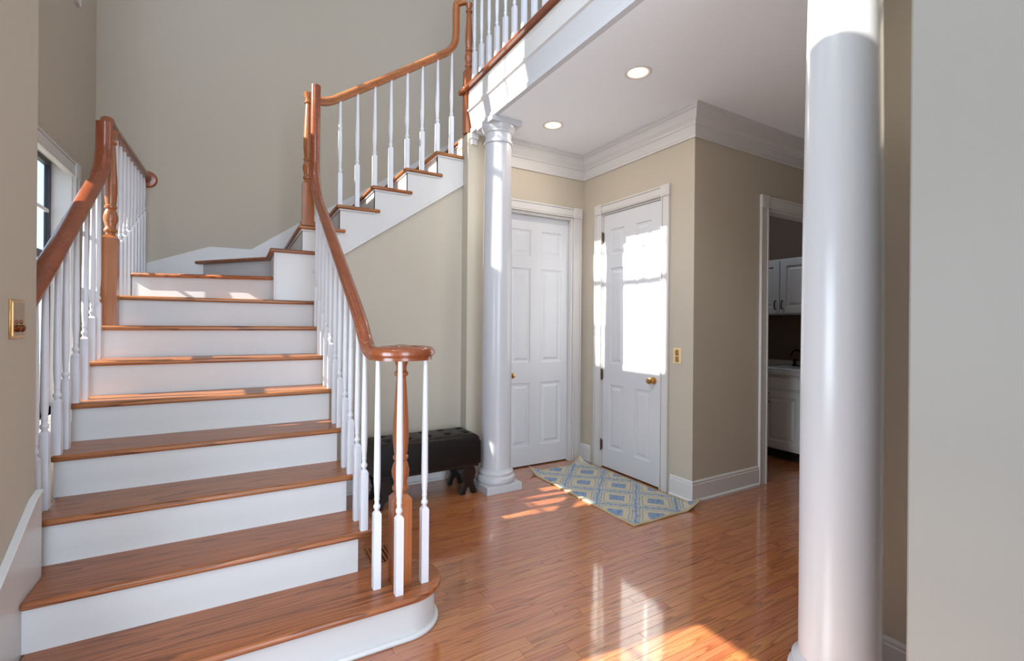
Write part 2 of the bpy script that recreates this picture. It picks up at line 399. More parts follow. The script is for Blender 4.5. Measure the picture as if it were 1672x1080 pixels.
struct('ceiling', MB().box(-1.2, 6.2, -3.1, 5.22, ZT, ZT + 0.1), M_CEIL, 'high ceiling over the stair hall')
slab = MB().box(1.80, 6.2, 0.56, 3.775, CZ, 3.40).box(2.03, 6.2, 3.775, YU, CZ, 3.40).box(2.33, 6.2, YU, YB, CZ, 3.40)
struct('ceiling_under_balcony', slab, M_CEIL, 'white ceiling with two downlights under the balcony')
struct('floor_upper', MB().box(1.80, 6.2, 0.56, YU, 3.402, ZF).box(2.33, 6.2, YU, YB, 3.402, ZF), M_OAKFS, 'landing floor of the balcony')
struct('wall_upper', MB().box(4.6, 4.7, 0.56, YB, ZF, ZT), M_WALL, 'wall at the back of the upstairs landing')

# ------------------------------------------------------------------ balcony beam (trim)
y0b, y1b = 0.56, 3.775
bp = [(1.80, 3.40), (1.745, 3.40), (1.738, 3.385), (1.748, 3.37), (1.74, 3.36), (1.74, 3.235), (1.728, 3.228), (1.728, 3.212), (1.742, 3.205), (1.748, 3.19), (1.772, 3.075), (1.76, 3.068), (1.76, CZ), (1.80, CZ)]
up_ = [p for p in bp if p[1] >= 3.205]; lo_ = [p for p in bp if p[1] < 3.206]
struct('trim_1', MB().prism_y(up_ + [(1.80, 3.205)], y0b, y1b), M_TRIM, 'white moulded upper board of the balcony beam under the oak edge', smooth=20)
struct('trim_6', MB().prism_y([(1.80, 3.205)] + lo_, y0b, y1b), paint('beam_paint_shade_tone', srgb(196, 196, 200), 0.6, 0.01, 0.03, 0.3, 200), 'lower board of the balcony beam resting on the two columns, shade painted in grey', smooth=20)  # shade on this lower face is put into its paint as a greyer tone
capo = [(1.70, 3.402), (1.695, 3.41), (1.70, 3.422), (1.715, 3.432), (1.84, 3.432), (1.84, 3.402)]
struct('trim_2', MB().prism_y(capo, y0b, y1b + 0.02), M_RAIL, 'stained oak edge along the top of the balcony beam', smooth=30)

# crown mouldings under the balcony ceiling: profile (distance from wall, z)
CR = [(0, 2.805), (0.014, 2.805), (0.018, 2.818), (0.012, 2.828), (0.012, 2.90), (0.022, 2.905), (0.024, 2.918), (0.034, 2.93), (0.05, 2.945), (0.058, 2.97), (0.066, 2.985), (0.07, 2.993), (0.085, 2.998), (0.088, 3.012), (0.098, 3.016), (0.098, CZ), (0, CZ)]
def mitred(prof, pts, nrm):
    """sweep prof along a horizontal polyline; nrm(i) = offset direction (mitred) at vertex i"""
    mb = MB(); m = len(prof); vs = []
    for p, n in zip(pts, nrm):
        for d, z in prof: vs.append((p[0] + n[0] * d, p[1] + n[1] * d, z))
    fs = []
    for i in range(len(pts) - 1):
        for k in range(m): fs.append((i * m + k, i * m + (k + 1) % m, (i + 1) * m + (k + 1) % m, (i + 1) * m + k))
    fs.append(tuple(range(m))); fs.append(tuple((len(pts) - 1) * m + k for k in range(m)))
    return mb.add(vs, fs)
struct('trim_3', mitred(CR, [(1.93, YA), (XB, YA), (XB, YC), (6.05, YC)], [(0, -1), (-1, -1), (-1, -1), (0, -1)]), M_TRIM, 'stepped white crown moulding around the alcove ceiling', smooth=25)

# baseboards
BB = lambda t=0: [(0, 0), (0.03, 0), (0.03, 0.015), (0.022, 0.022), (0.016, 0.024), (0.016, 0.135), (0.012, 0.14), (0.013, 0.152), (0.006, 0.163), (0, 0.163)]
struct('baseboard_corner', mitred(BB(), [(XB, 2.645), (XB, YC), (3.855, YC)], [(-1, 0), (-1, -1), (0, -1)]), M_TRIM, 'white baseboard around the corner by the rug', smooth=25)
struct('baseboard_alcove', mitred(BB(), [(3.0, YA), (XB, YA), (XB, 3.64)], [(0, -1), (-1, -1), (-1, 0)]), M_TRIM, smooth=25)
struct('baseboard_under_stairs', mitred([(d, z * 0.82) for d, z in BB()], [(0.52, YS + 0.005), (1.74, YS + 0.005)], [(0, -1), (0, -1)]), M_TRIM, 'white baseboard behind the dark bench', smooth=25)
struct('baseboard_right', mitred(BB(), [(2.19, 0.56), (2.19, 1.10)], [(-1, 0), (-1, 0)]), M_TRIM, 'white baseboard beside the near column', smooth=25)

# ------------------------------------------------------------------ doors
def raised_panel(D, axis, plane, sgn, a0, a1, z0, z1, leaf, mat):
    """recessed moulding ring with raised field; plane = leaf face, sgn = towards the room"""
    m = 0.028
    ring = MB(); vs = []
    steps = [(0, 0.0), (0.006, -0.007), (m * .8, -0.009), (m, -0.009), (m + 0.022, -0.001), (m + 0.024, -0.001)]
    for ins, dep in steps:
        for a, z in ((a0 + ins, z0 + ins), (a1 - ins, z0 + ins), (a1 - ins, z1 - ins), (a0 + ins, z1 - ins)):
            d = plane + sgn * (dep + 0.0005)
            vs.append((d, a, z) if axis == 'X' else (a, d, z))
    fs = []
    for i in range(len(steps) - 1):
        for k in range(4): fs.append((i * 4 + k, i * 4 + (k + 1) % 4, (i + 1) * 4 + (k + 1) % 4, (i + 1) * 4 + k))
    n = (len(steps) - 1) * 4; fs.append((n, n + 1, n + 2, n + 3))
    # close the back so the panel has thickness
    for a, z in ((a0, z0), (a1, z0), (a1, z1), (a0, z1)):
        d = plane - sgn * 0.014; vs.append((d, a, z) if axis == 'X' else (a, d, z))
    b = len(vs) - 4
    fs.append((b, b + 1, b + 2, b + 3))
    for k in range(4): fs.append((k, (k + 1) % 4, b + (k + 1) % 4, b + k))
    ring.add(vs, fs)
    return D.part('panel', ring, mat, smooth=0, parent=leaf)
def six_panel(D, axis, plane, sgn, a0, a1, z0, z1, cols, rows, mat):
    holes = [(c0, c1, r0_, r1) for c0, c1 in cols for r0_, r1 in rows]
    p0, p1 = sorted((plane, plane - sgn * 0.035))
    leaf = D.part('door_leaf', wall_mesh(axis, p0, p1, a0, a1, z0, z1, holes), mat, smooth=0)
    for h in holes: raised_panel(D, axis, plane, sgn, h[0], h[1], h[2], h[3], leaf, mat)
    return leaf
def casing_profile_box(D, axis, plane, sgn, a0, a1, z0, z1, vertical, name='casing'):
    """fluted casing board built as a base with three raised strips"""
    mb = MB(); t = 0.018
    def bx(b0, b1, c0, c1, d0, d1):
        q0, q1 = sorted((plane + sgn * d0, plane + sgn * d1))
        if axis == 'X': mb.box(q0, q1, b0, b1, c0, c1)
        else: mb.box(b0, b1, q0, q1, c0, c1)
    bx(a0, a1, z0, z1, 0, t * .7)
    w = (a1 - a0) if vertical else (z1 - z0)
    for s0, s1, tt in ((0.0, 0.13, 1.2), (0.17, 0.80, 0.95), (0.84, 1.0, 1.2)):
        if vertical: bx(a0 + w * s0, a0 + w * s1, z0, z1, t * .6, t * tt)
        else: bx(a0, a1, z0 + w * s0, z0 + w * s1, t * .6, t * tt)
    return D.part(name, mb, M_TRIM, bevel=0.0015, seg=1)
def corner_block(D, axis, plane, sgn, ac, zc, s):
    mb = MB(); q0, q1 = sorted((plane, plane + sgn * 0.026))
    if axis == 'X': mb.box(q0, q1, ac - s / 2, ac + s / 2, zc - s / 2, zc + s / 2)
    else: mb.box(ac - s / 2, ac + s / 2, q0, q1, zc - s / 2, zc + s / 2)
    blk = D.part('corner_block', mb, M_TRIM, bevel=0.002)
    pr = [(s * .36, 0.0255), (s * .34, 0.0285), (s * .28, 0.0285), (s * .22, 0.0270), (s * .10, 0.0280), (0.002, 0.0285)]
    m2 = MB()
    if axis == 'X': m2.lathe([(r, sgn * z) for r, z in pr], seg=20, axis='X', o=(plane, ac, zc))
    else: m2.lathe([(r, sgn * z) for r, z in pr], seg=20, axis='Y', o=(ac, plane, zc))
    D.part('rosette', m2, M_TRIM, parent=blk)
def jamb(D, axis, p0, p1, a0, a1, z1, t=0.018, stop=None):
    mb = MB()
    if axis == 'X':
        mb.box(p0, p1, a0 - t, a0, 0, z1 + t).box(p0, p1, a1, a1 + t, 0, z1 + t).box(p0, p1, a0, a1, z1, z1 + t)
    else:
        mb.box(a0 - t, a0, p0, p1, 0, z1 + t).box(a1, a1 + t, p0, p1, 0, z1 + t).box(a0, a1, p0, p1, z1, z1 + t)
    return D.part('jamb', mb, M_TRIM)
ROWS = [(0.195, 0.80), (0.99, 1.89), (2.01, 2.255)]
# door_1: behind the far column, faces the room (-Y), leaf set back in its jamb
D1 = Thing('door_1', (2.51, YA, 0), 'white six panel door behind the far column', None, None, 'structure')
six_panel(D1, 'Y', YA + 0.045, -1, 2.152, 2.868, 0.012, 2.392, [(2.215, 2.425), (2.545, 2.785)], ROWS, M_DOOR)
jamb(D1, 'Y', YA - 0.001, YA + 0.1, 2.148, 2.872, 2.395)
casing_profile_box(D1, 'Y', YA, -1, 2.895, 2.99, 0, 2.42, True); casing_profile_box(D1, 'Y', YA, -1, 2.03, 2.125, 0, 2.42, True)
casing_profile_box(D1, 'Y', YA, -1, 2.125, 2.895, 2.42, 2.515, False)
for a in (2.0775, 2.9425): corner_block(D1, 'Y', YA, -1, a, 2.4675, 0.1)
kn = D1.part('knob', MB().lathe([(0.026, 0), (0.026, -0.006), (0.012, -0.012), (0.010, -0.03), (0.022, -0.038), (0.027, -0.052), (0.02, -0.066), (0.004, -0.07)], seg=20, axis='Y', o=(2.205, YA + 0.045, 0.88)), M_BRASS)
D1.part('threshold_gap', MB().box(2.152, 2.868, YA + 0.05, YA + 0.09, 0.0, 0.011), M_GAP)
# door_2: facing -X, sunlit
D2 = Thing('door_2', (XB, 3.12, 0), 'white six panel door catching the window sunlight, with brass knob', None, None, 'structure')
six_panel(D2, 'X', XB + 0.006, -1, 2.762, 3.478, 0.012, 2.398, [(2.875, 3.062), (3.20, 3.385)], ROWS, M_DOOR)
jamb(D2, 'X', XB - 0.001, XB + 0.1, 2.757, 3.482, 2.402, t=0.012)
casing_profile_box(D2, 'X', XB, -1, 2.668, 2.752, 0, 2.42, True); casing_profile_box(D2, 'X', XB, -1, 3.492, 3.585, 0, 2.42, True)
casing_profile_box(D2, 'X', XB, -1, 2.752, 3.492, 2.42, 2.505, False)
for a in (2.71, 3.5385): corner_block(D2, 'X', XB, -1, a, 2.4625, 0.092)
kn = D2.part('knob', MB().lathe([(0.030, 0), (0.030, -0.005), (0.013, -0.012), (0.011, -0.032), (0.022, -0.04), (0.028, -0.054), (0.022, -0.068), (0.004, -0.073)], seg=24, axis='X', o=(XB + 0.004, 2.835, 0.892)), M_BRASS)
for z in (2.19, 0.885, 0.215):
    D2.part('hinge', MB().lathe([(0.007, z - 0.055), (0.007, z + 0.055)], XB - 0.004, 3.487, 10).box(XB - 0.002, XB + 0.002, 3.470, 3.487, z - 0.045, z + 0.045), M_HINGE)
D2.part('threshold_gap', MB().box(XB + 0.008, XB + 0.05, 2.762, 3.478, 0.0, 0.011), M_GAP)
# laundry doorway: cased opening
D3 = Thing('door_3', (4.4, YC, 0), 'white cased doorway to the laundry room', None, None, 'structure')
jamb(D3, 'Y', YC - 0.001, YC + 0.101, 3.975, 4.83, 2.36)
casing_profile_box(D3, 'Y', YC, -1, 3.865, 3.968, 0, 2.38, True); casing_profile_box(D3, 'Y', YC, -1, 4.84, 4.94, 0, 2.38, True)
casing_profile_box(D3, 'Y', YC, -1, 3.968, 4.84, 2.38, 2.48, False)
for a in (3.916, 4.89): corner_block(D3, 'Y', YC, -1, a, 2.43, 0.108)

# ------------------------------------------------------------------ windows in the left wall
def window(name, w, label, muntin=True, sash_dark=True, bar=None, sill_drop=0.10, mullion=3.80, xin=XW, case=True, ztc=None):
    ya, yb, za, zb = w
    T = Thing(name, (XW, (ya + yb) / 2, za), label, None, None, 'structure')
    xg = -1.135
    # jamb liner
    T.part('jamb_liner', MB().box(-1.12, XW + 0.001, ya, ya + 0.012, za, zb).box(-1.12, XW + 0.001, yb - 0.012, yb, za, zb).box(-1.12, XW + 0.001, ya, yb, zb - 0.012, zb).box(-1.12, XW + 0.001, ya, yb, za, za + 0.012), M_TRIM)
    halves = [(ya + 0.012, yb - 0.012)] if mullion is None else [(ya + 0.012, mullion - 0.03), (mullion + 0.03, yb - 0.012)]
    if mullion is not None: T.part('mullion', MB().box(-1.155, xg + 0.035, mullion - 0.03, mullion + 0.03, za, zb), M_TRIM, bevel=0.003)
    for a, b in halves:
        fr = MB(); s = 0.028; z0, z1 = za + 0.012, zb - 0.012
        fr.box(xg - 0.015, xg + 0.015, a, a + s, z0, z1).box(xg - 0.015, xg + 0.015, b - s, b, z0, z1).box(xg - 0.015, xg + 0.015, a + s, b - s, z0, z0 + 0.05).box(xg - 0.015, xg + 0.015, a + s, b - s, z1 - 0.035, z1)
        zm = bar if bar else (z0 + z1) / 2
        fr.box(xg - 0.018, xg + 0.018, a + s, b - s, zm - 0.025, zm + 0.025)
        sash = T.part('sash', fr, M_SASH if sash_dark else M_TRIM)
        T.part('pane', MB().box(xg - 0.002, xg + 0.002, a + s, b - s, z0 + 0.05, zm - 0.025), M_GLASS, parent=sash)
        T.part('pane', MB().box(xg - 0.002, xg + 0.002, a + s, b - s, zm + 0.025, z1 - 0.035), M_GLASS, parent=sash)
        if muntin:
            c = (a + b) / 2; zz = z1 - 0.035; n = max(2, round((zz - zm) / 0.30))
            mm = MB().box(xg + 0.003, xg + 0.012, c - 0.013, c + 0.013, zm + 0.025, zz)
            for i in range(1, n): mm.box(xg + 0.003, xg + 0.012, a + s, b - s, zm + (zz - zm) * i / n - 0.011, zm + (zz - zm) * i / n + 0.011)
            T.part('muntin', mm, M_TRIM, parent=sash)
    if case:
        cw = 0.10; zb = ztc or zb
        def cas(y0_, y1_, z0_, z1_, vert):
            casing_profile_box(T, 'X', XW, 1, y0_, y1_, z0_, z1_, vert)
        cas(yb, yb + cw, za - sill_drop, zb, True); cas(ya - cw, ya, za - sill_drop, zb, True); cas(ya, yb, zb, zb + cw, False); cas(ya, yb, za - sill_drop, za - 0.02, False)
        for yy in (ya - cw / 2, yb + cw / 2): corner_block(T, 'X', XW, 1, yy, zb + cw / 2, cw + 0.006)
        T.part('stool', MB().box(-1.12, XW + 0.006, ya + 0.012, yb - 0.012, za - 0.02, za + 0.012), M_TRIM, bevel=0.003)
    return T
window('window_1', W1, 'tall white cased window beside the lower stairs', ztc=2.38, bar=1.80)
struct('trim_4', MB().box(-1.035, XW, W1[0], W1[1], 2.385, 2.47), M_TRIM)
window('window_2', W2, 'upper stair window, its casing corner showing at the top edge', sash_dark=False, bar=4.62)
window('window_3', W3, 'upper hall window outside the frame', sash_dark=False, mullion=None, case=False)
window('window_4', W4, 'hall sidelight outside the frame', sash_dark=False, mullion=None, case=False, bar=1.2)

# ------------------------------------------------------------------ staircase
ST = Thing('staircase', (0, 3.0, 0), 'oak and white staircase turning right, oak treads over white risers', 'staircase')
XL = -0.64   # left limit against the wall skirt
def tread(poly, ztop, label=None, th=0.028, nose_edges=True):
    return ST.part('tread', MB().prism(poly, ztop - th, ztop), M_TREAD, bevel=0.011, seg=3, label=label, origin=(poly[0][0], poly[0][1], ztop))
rx = {2: 0.595, 3: 0.548, 4: 0.533, 5: 0.528, 6: 0.522, 7: 0.518, 8: 0.515}
lx = {2: XL, 3: -0.69, 4: -0.705, 5: -0.708, 6: -0.708, 7: -0.708, 8: -0.69}
# starting step with round bullnose end
bc = (0.655, 2.128); br_ = 0.187
def bullnose(r, yf, yb_, xl):
    pts = [(xl, yf)]
    n = 22
    a_start = math.asin(max(-1, min(1, (yf + 0.0 - bc[1]) / r)))   # meet the front line
    a0 = -math.pi - a_start if False else math.pi - a_start - math.pi * 2
    # simple: arc from 245 deg to 450 deg
    for i in range(n + 1):
        a = math.radians(270 + (448 - 270) * i / n); pts.append((bc[0] + r * math.cos(a), bc[1] + r * math.sin(a)))
    pts += [(0.56, bc[1] + r), (0.5, yb_), (xl, yb_)]
    return pts
tread(bullnose(br_, nose[1], 2.30, XL), RI, 'oak starting step with a rounded right end')
ST.part('riser', MB().prism(bullnose(br_ - 0.03, nose[1] + 0.03, 2.28, XL), 0, RI - 0.028), M_RISER, smooth=30)
ST.part('shoe_moulding', MB().prism(bullnose(br_ - 0.012, nose[1] + 0.012, 2.28, XL), 0, 0.022), M_TRIM, bevel=0.008, seg=2)
for k in range(2, 9):
    yb_ = nose[k + 1] + 0.045 if k < 8 else 4.44
    l = lx[k]; r = rx[k]
    z = k * RI
    if k == 2: poly = [(l, nose[k]), (r, nose[k]), (r, yb_), (-0.69, yb_), (-0.69, YN + 0.001), (l, YN + 0.001)]
    elif k == 3: poly = [(l, nose[k]), (r, nose[k]), (r, yb_), (l, yb_)]
    else: poly = [(l, nose[k]), (r, nose[k]), (r, yb_), (l, yb_)]
    tread(poly, z)
    lr = XL if k <= 2 else lx[k] + 0.008
    ST.part('riser', MB().box(lr, 0.501, nose[k] + 0.03, nose[k] + 0.048, z - RI, z - 0.028), M_RISER)
# winders
tread([(0.24, 4.06), (0.24, 5.09), (-0.70, 5.09), (-0.70, 4.36)], 9 * RI)
def slab_between(p, q, z0, z1, t=0.018, off=0.03):
    d = Vector((q[0] - p[0], q[1] - p[1])).normalized(); n = Vector((-d.y, d.x))
    if n.y < 0: n = -n
    a = Vector(p) + n * off; b = Vector(q) + n * off
    return MB().prism([tuple(a), tuple(b), tuple(b + n * t), tuple(a + n * t)], z0, z1)
ST.part('riser', slab_between((-0.67, 4.35), (0.245, 4.06), 8 * RI, 9 * RI - 0.028), M_RISER)
tread([(0.205, YU), (0.205, 4.41), (-0.335, 5.09), (0.68, 5.09), (0.68, YU)], 10 * RI)
ST.part('riser', slab_between((-0.30, 5.08), (0.235, 4.40), 9 * RI, 10 * RI - 0.028), M_RISER)
for k in range(11, 17):
    x0 = XU(k); x1 = x0 + 0.30; z = k * RI
    tread([(x0, YU), (x0 + 0.34, YU), (x0 + 0.34, YS - 0.001), (x1, YS - 0.001), (x1, 5.09), (x0, 5.09)] if k < 15 else [(x0, YU), (1.739, YU), (1.739, 5.09), (x0, 5.09)] if k < 16 else [(x0, YU - 0.0), (2.04, YU), (2.04, 5.09), (x0, 5.09)], z)
    ST.part('riser', MB().box(x0 + 0.03, x0 + 0.048, YS + 0.002, 5.08, z - RI, z - 0.028), M_RISER)
    ST.part('cove_moulding', MB().box(x0 + 0.018, x0 + 0.03, YS, 5.08, z - 0.042, z - 0.028).box(x0 + 0.02, min(x1, 1.74), YU + 0.012, YS, z - 0.042, z - 0.028), M_TRIM, bevel=0.004, seg=1)
for k in (17,):
    x0 = XU(k); z = k * RI
    tread([(x0, YU + .05), (x0 + 0.35, YU + .05), (x0 + 0.35, 5.09), (x0, 5.09)], z); ST.part('riser', MB().box(x0 + 0.03, x0 + 0.048, YS + .05, 5.08, z - RI, z - 0.028), M_RISER)
ST.part('riser', MB().box(2.31, 2.328, YS + .05, 5.08, 17 * RI, ZF), M_RISER)
# stringers
def lowz(x): return 8 * RI if x < 0.5212 else 1.744 + (x - 0.50) * (2.60 - 1.744) / 1.24
smb = MB(); cuts = sorted({0.24, 0.521, 1.74} | {XU(k) + 0.03 for k in range(11, 16)})
for xa, xb in zip(cuts, cuts[1:]):
    k = 10 + sum(1 for q in range(11, 16) if XU(q) + 0.03 <= xa + 1e-6)
    lo_a = lowz(xa + 1e-6); lo_b = lowz(xb - 1e-4)
    smb.prism_y([(xa, lo_a), (xb, lo_b), (xb, k * RI - 0.028), (xa, k * RI - 0.028)], YS, YS + 0.03)
ST.part('outer_stringer', smb, M_TRIM, smooth=0, label='white stepped stringer of the upper flight')
ST.part('stringer_moulding', MB().prism_y([(0.50, 1.735), (0.50, 1.765), (1.74, 2.62), (1.74, 2.59)], YS - 0.012, YS + 0.02), M_TRIM, bevel=0.004)
ST.part('winder_cheek', MB().box(0.24, 0.27, YS + 0.03, 4.46, 8 * RI, 10 * RI - 0.03), M_TRIM)
ST.part('corner_bead', MB().box(0.234, 0.25, YS - 0.006, YS + 0.01, 8 * RI, 10 * RI - 0.028), M_TRIM, bevel=0.003)
# lower outer stringers (right side and left side)
def lower_string(x0, x1, kmin, bottom):
    p = []
    for k in range(8, kmin - 1, -1):
        p += [((nose[k + 1] + 0.047) if k < 8 else 4.40, k * RI - 0.028), (nose[k] + 0.047, k * RI - 0.028)]
    p = [(4.40, bottom(4.40))] + p + [(nose[kmin] + 0.047, bottom(nose[kmin] + 0.047))]
    return MB().prism_x(p, x0, x1)
ST.part('outer_stringer', lower_string(0.485, 0.50, 2, lambda y: 0.0), M_TRIM, smooth=0, label='white closed right side of the lower flight')
ST.part('outer_stringer', lower_string(-0.70, -0.688, 3, lambda y: 0.0), M_TRIM, smooth=0, label='white stringer on the window side')
# wall skirts
ST.part('wall_skirt', MB().prism_x([(1.0, 0), (YN, 0), (YN, 0.70), (2.41, 0.685), (2.10, 0.508), (1.70, 0.28), (1.5, 0.165), (1.0, 0.163)], XN, XL), M_TRIM, bevel=0.003, label='white skirt board climbing the near left wall')
ST.part('skirt_cap', MB().prism_x([(1.5, 0.165), (1.70, 0.28), (2.10, 0.508), (2.41, 0.685), (YN, 0.70), (YN, 0.712), (2.405, 0.697), (2.10, 0.522), (1.70, 0.293), (1.5, 0.178)], XN, XL + 0.006), M_TRIM, bevel=0.003)
sk = [(-0.90, 1.30), (-0.682, 1.855), (-0.213, 2.039), (0.114, 2.04), (0.454, 2.285), (1.25, 2.822), (1.74, 3.17), (2.3, 3.56), (2.3, 3.0), (1.0, 2.0), (0.3, 1.5), (-0.90, 1.2)]
ST.part('wall_skirt', MB().prism_y([(-0.70, 1.50), (-0.70, 1.84), (-0.682, 1.855), (-0.213, 2.039), (0.114, 2.04), (0.454, 2.285), (1.25, 2.822), (1.74, 3.17), (2.3, 3.56), (2.3, 2.9), (0.7, 1.7), (0.3, 1.5)], YB - 0.02, YB), M_TRIM, bevel=0.003, label='white skirt board along the tall back wall')

# ------------------------------------------------------------------ turned parts
bal_cache = {}
def baluster_mesh(hb, ht):
    """square block to hb, turned to total height ht"""
    key = (round(hb, 3), round(ht, 3))
    if key in bal_cache: return bal_cache[key]
    mb = MB(); s = 0.0165; c = 0.004
    mb.box(-s, s, -s, s, 0, hb - 0.012)
    mb.add([(-s, -s, hb - .012), (s, -s, hb - .012), (s, s, hb - .012), (-s, s, hb - .012), (-s * .6, -s * .6, hb), (s * .6, -s * .6, hb), (s * .6, s * .6, hb), (-s * .6, s * .6, hb)],
           [(4, 5, 6, 7), (0, 1, 5, 4), (1, 2, 6, 5), (2, 3, 7, 6), (3, 0, 4, 7)])
    L = ht - hb
    mb.lathe([(0.0105, hb - 0.004), (0.010, hb + 0.008), (0.0145, hb + 0.014), (0.0155, hb + 0.020), (0.0145, hb + 0.026), (0.0105, hb + 0.031), (0.0100, hb + 0.045), (0.0120, hb + 0.050), (0.0120, hb + 0.056), (0.0105, hb + 0.060),
              (0.0125, hb + 0.085), (0.0148, hb + 0.13), (0.0150, hb + 0.16), (0.0138, hb + 0.16 + (L - .16) * .35), (0.0115, hb + 0.16 + (L - .16) * .75), (0.0095, ht)], seg=14)
    me = mb.mesh('baluster', 40); me.materials.append(M_BAL); bal_cache[key] = me; return me
def baluster(T, x, y, z0, zb, z1):
    o = bpy.data.objects.new('baluster', baluster_mesh(zb - z0, z1 - z0)); COL.objects.link(o); o.parent = T.o
    o.location = Vector((x, y, z0)) - T.l; return o
def newel(T, x, y, z0, zb, z1, s=0.041, plinth=True, label=None, name='newel_post'):
    mb = MB(); mb.box(x - s, x + s, y - s, y + s, z0, zb - 0.02)
    mb.add([(x - s, y - s, zb - .02), (x + s, y - s, zb - .02), (x + s, y + s, zb - .02), (x - s, y + s, zb - .02)] + [(x + a * s * .62, y + b * s * .62, zb) for a, b in ((-1, -1), (1, -1), (1, 1), (-1, 1))],
           [(4, 5, 6, 7), (0, 1, 5, 4), (1, 2, 6, 5), (2, 3, 7, 6), (3, 0, 4, 7)])
    L = z1 - zb
    pr = [(s * .62, zb - 0.01), (s * .62, zb + .01), (s * .85, zb + .018), (s * .9, zb + .028), (s * .72, zb + .04), (s * .7, zb + .055), (s * .9, zb + .08), (s * .97, zb + .105), (s * .8, zb + .135), (s * .62, zb + .15), (s * .8, zb + .158), (s * .82, zb + .17), (s * .66, zb + .178),
          (s * .72, zb + .19), (s * .86, zb + .19 + (L - .19) * .15), (s * .84, zb + .19 + (L - .19) * .3), (s * .55, z1 - .10), (s * .52, z1 - .085), (s * .74, z1 - .078), (s * .76, z1 - .066), (s * .55, z1 - .058), (s * .55, z1 - .04), (s * .75, z1 - .015), (s * .8, z1)]
    mb.lathe(pr, x, y, 24)
    return T.part(name, mb, M_NEWEL, label=label, bevel=0.0)
RP = [(-.019, -.029), (.019, -.029), (.019, -.016), (.024, -.013), (.025, -.008), (.032, -.006), (.033, .006), (.029, .017), (.019, .026), (.007, .030), (-.007, .030), (-.019, .026), (-.029, .017), (-.033, .006), (-.032, -.006), (-.025, -.008), (-.024, -.013), (-.019, -.016)]
RPw = [(a * 1.15, b * 1.1) for a, b in RP]
def smooth_path(pts, n=8):
    P = [Vector(p) for p in pts]; out = []
    for i in range(len(P) - 1):
        p0 = P[max(i - 1, 0)]; p1 = P[i]; p2 = P[i + 1]; p3 = P[min(i + 2, len(P) - 1)]
        for j in range(n):
            t = j / n; t2 = t * t; t3 = t2 * t
            out.append(0.5 * ((2 * p1) + (-p0 + p2) * t + (2 * p0 - 5 * p1 + 4 * p2 - p3) * t2 + (-p0 + 3 * p1 - 3 * p2 + p3) * t3))
    out.append(P[-1]); return out

# ------------------------------------------------------------------ right balustrade of the lower flight
RR = Thing('stair_railing', (0.665, 2.13, RI), 'oak handrail with volute, newels and white balusters right of the lower stairs', 'railing')
nc = (0.655, 2.13)
spiral = []
for i in range(0, 41):
    a = math.radians(178 + 470 * i / 40); r = 0.128 - 0.075 * max(0, (i - 10)) / 30
    spiral.append((nc[0] + r * math.cos(a), nc[1] + r * math.sin(a), 1.224))
railR = [(0.492, 3.74, 3.10), (0.491, 3.735, 2.95), (0.490, 3.735, 2.70), (0.490, 3.735, 2.50), (0.491, 3.71, 2.385), (0.493, 3.66, 2.30), (0.496, 3.55, 2.20), (0.505, 3.2, 1.955), (0.514, 2.8, 1.675), (0.521, 2.5, 1.462), (0.525, 2.36, 1.355), (0.527, 2.28, 1.275), (0.527, 2.22, 1.236)]
pathR = smooth_path(railR, 6)[:-1] + [Vector(p) for p in spiral]
RR.part('handrail', MB().sweep(pathR, RP, side=(-1, 0, 0)), M_RAIL, smooth=30)
RR.part('volute_cap', MB().lathe([(0.02, 1.196), (0.055, 1.196), (0.062, 1.215), (0.066, 1.235), (0.05, 1.256), (0.01, 1.262)], nc[0], nc[1], 28), M_RAIL)
newel(RR, 0.655, 2.13, RI, 0.58, 1.20, 0.042, label='turned oak starting newel under the volute')
def zrail(path, y):
    best = None
    for a, b in zip(path, path[1:]):
        if (a.y - y) * (b.y - y) <= 0 and abs(a.y - b.y) > 1e-6:
            t = (y - a.y) / (b.y - a.y); p = a.lerp(b, t)
            if best is None or p.z < best.z: best = p
    return best
for (x, y) in ((0.541, 2.10), (0.612, 2.005), (0.742, 2.05)): baluster(RR, x, y, RI, 0.53, 1.20)
for k in range(2, 9):
    for j in (0, 1):
        y = nose[k] + 0.035 + j * 0.132
        if k == 8 and j == 1: continue
        p = zrail(pathR[:-41], y)
        if p is None: continue
        z0 = k * RI; zn = z0 + (y - nose[k]) * 0.71 + 0.26
        baluster(RR, p.x, y, z0, zn, p.z - 0.024)
newel(RR, 0.462, 3.895, 11 * RI, 2.43, 3.10, 0.041, label='tall oak newel where the handrails turn')
RR.part('newel_plinth', MB().box(0.412, 0.512, 3.86, 3.94, 11 * RI, 11 * RI + 0.035), M_NEWEL, bevel=0.004)

# ------------------------------------------------------------------ left balustrade (window side)
LR = Thing('stair_railing', (-0.67, 3.64, 7 * RI), 'oak handrail with white balusters on the window side of the stairs', 'railing')
XR = -0.67
railL = [(-.702, 2.478, 1.405), (-.700, 2.62, 1.503), (-.690, 2.887, 1.716), (-.678, 3.33, 2.06), (-.673, 3.43, 2.145), (-.669, 3.50, 2.235), (-.667, 3.535, 2.33), (-.666, 3.54, 2.42), (-.666, 3.54, 2.50)]
pathL = smooth_path(railL, 6)
LR.part('handrail', MB().sweep(pathL, RPw, side=(1, 0, 0)), M_RAIL, smooth=30)
newel(LR, -0.652, 3.64, 7 * RI, 1.87, 2.49, 0.037, label='oak newel standing on the seventh tread')
LR.part('handrail', MB().sweep([(-.664, 3.60, 2.53), (XR, 3.8, 2.535), (XR, 4.6, 2.56), (XR, YB - 0.02, 2.575)], RP, side=(1, 0, 0)), M_RAIL, smooth=30, label='level oak rail running to the back wall')
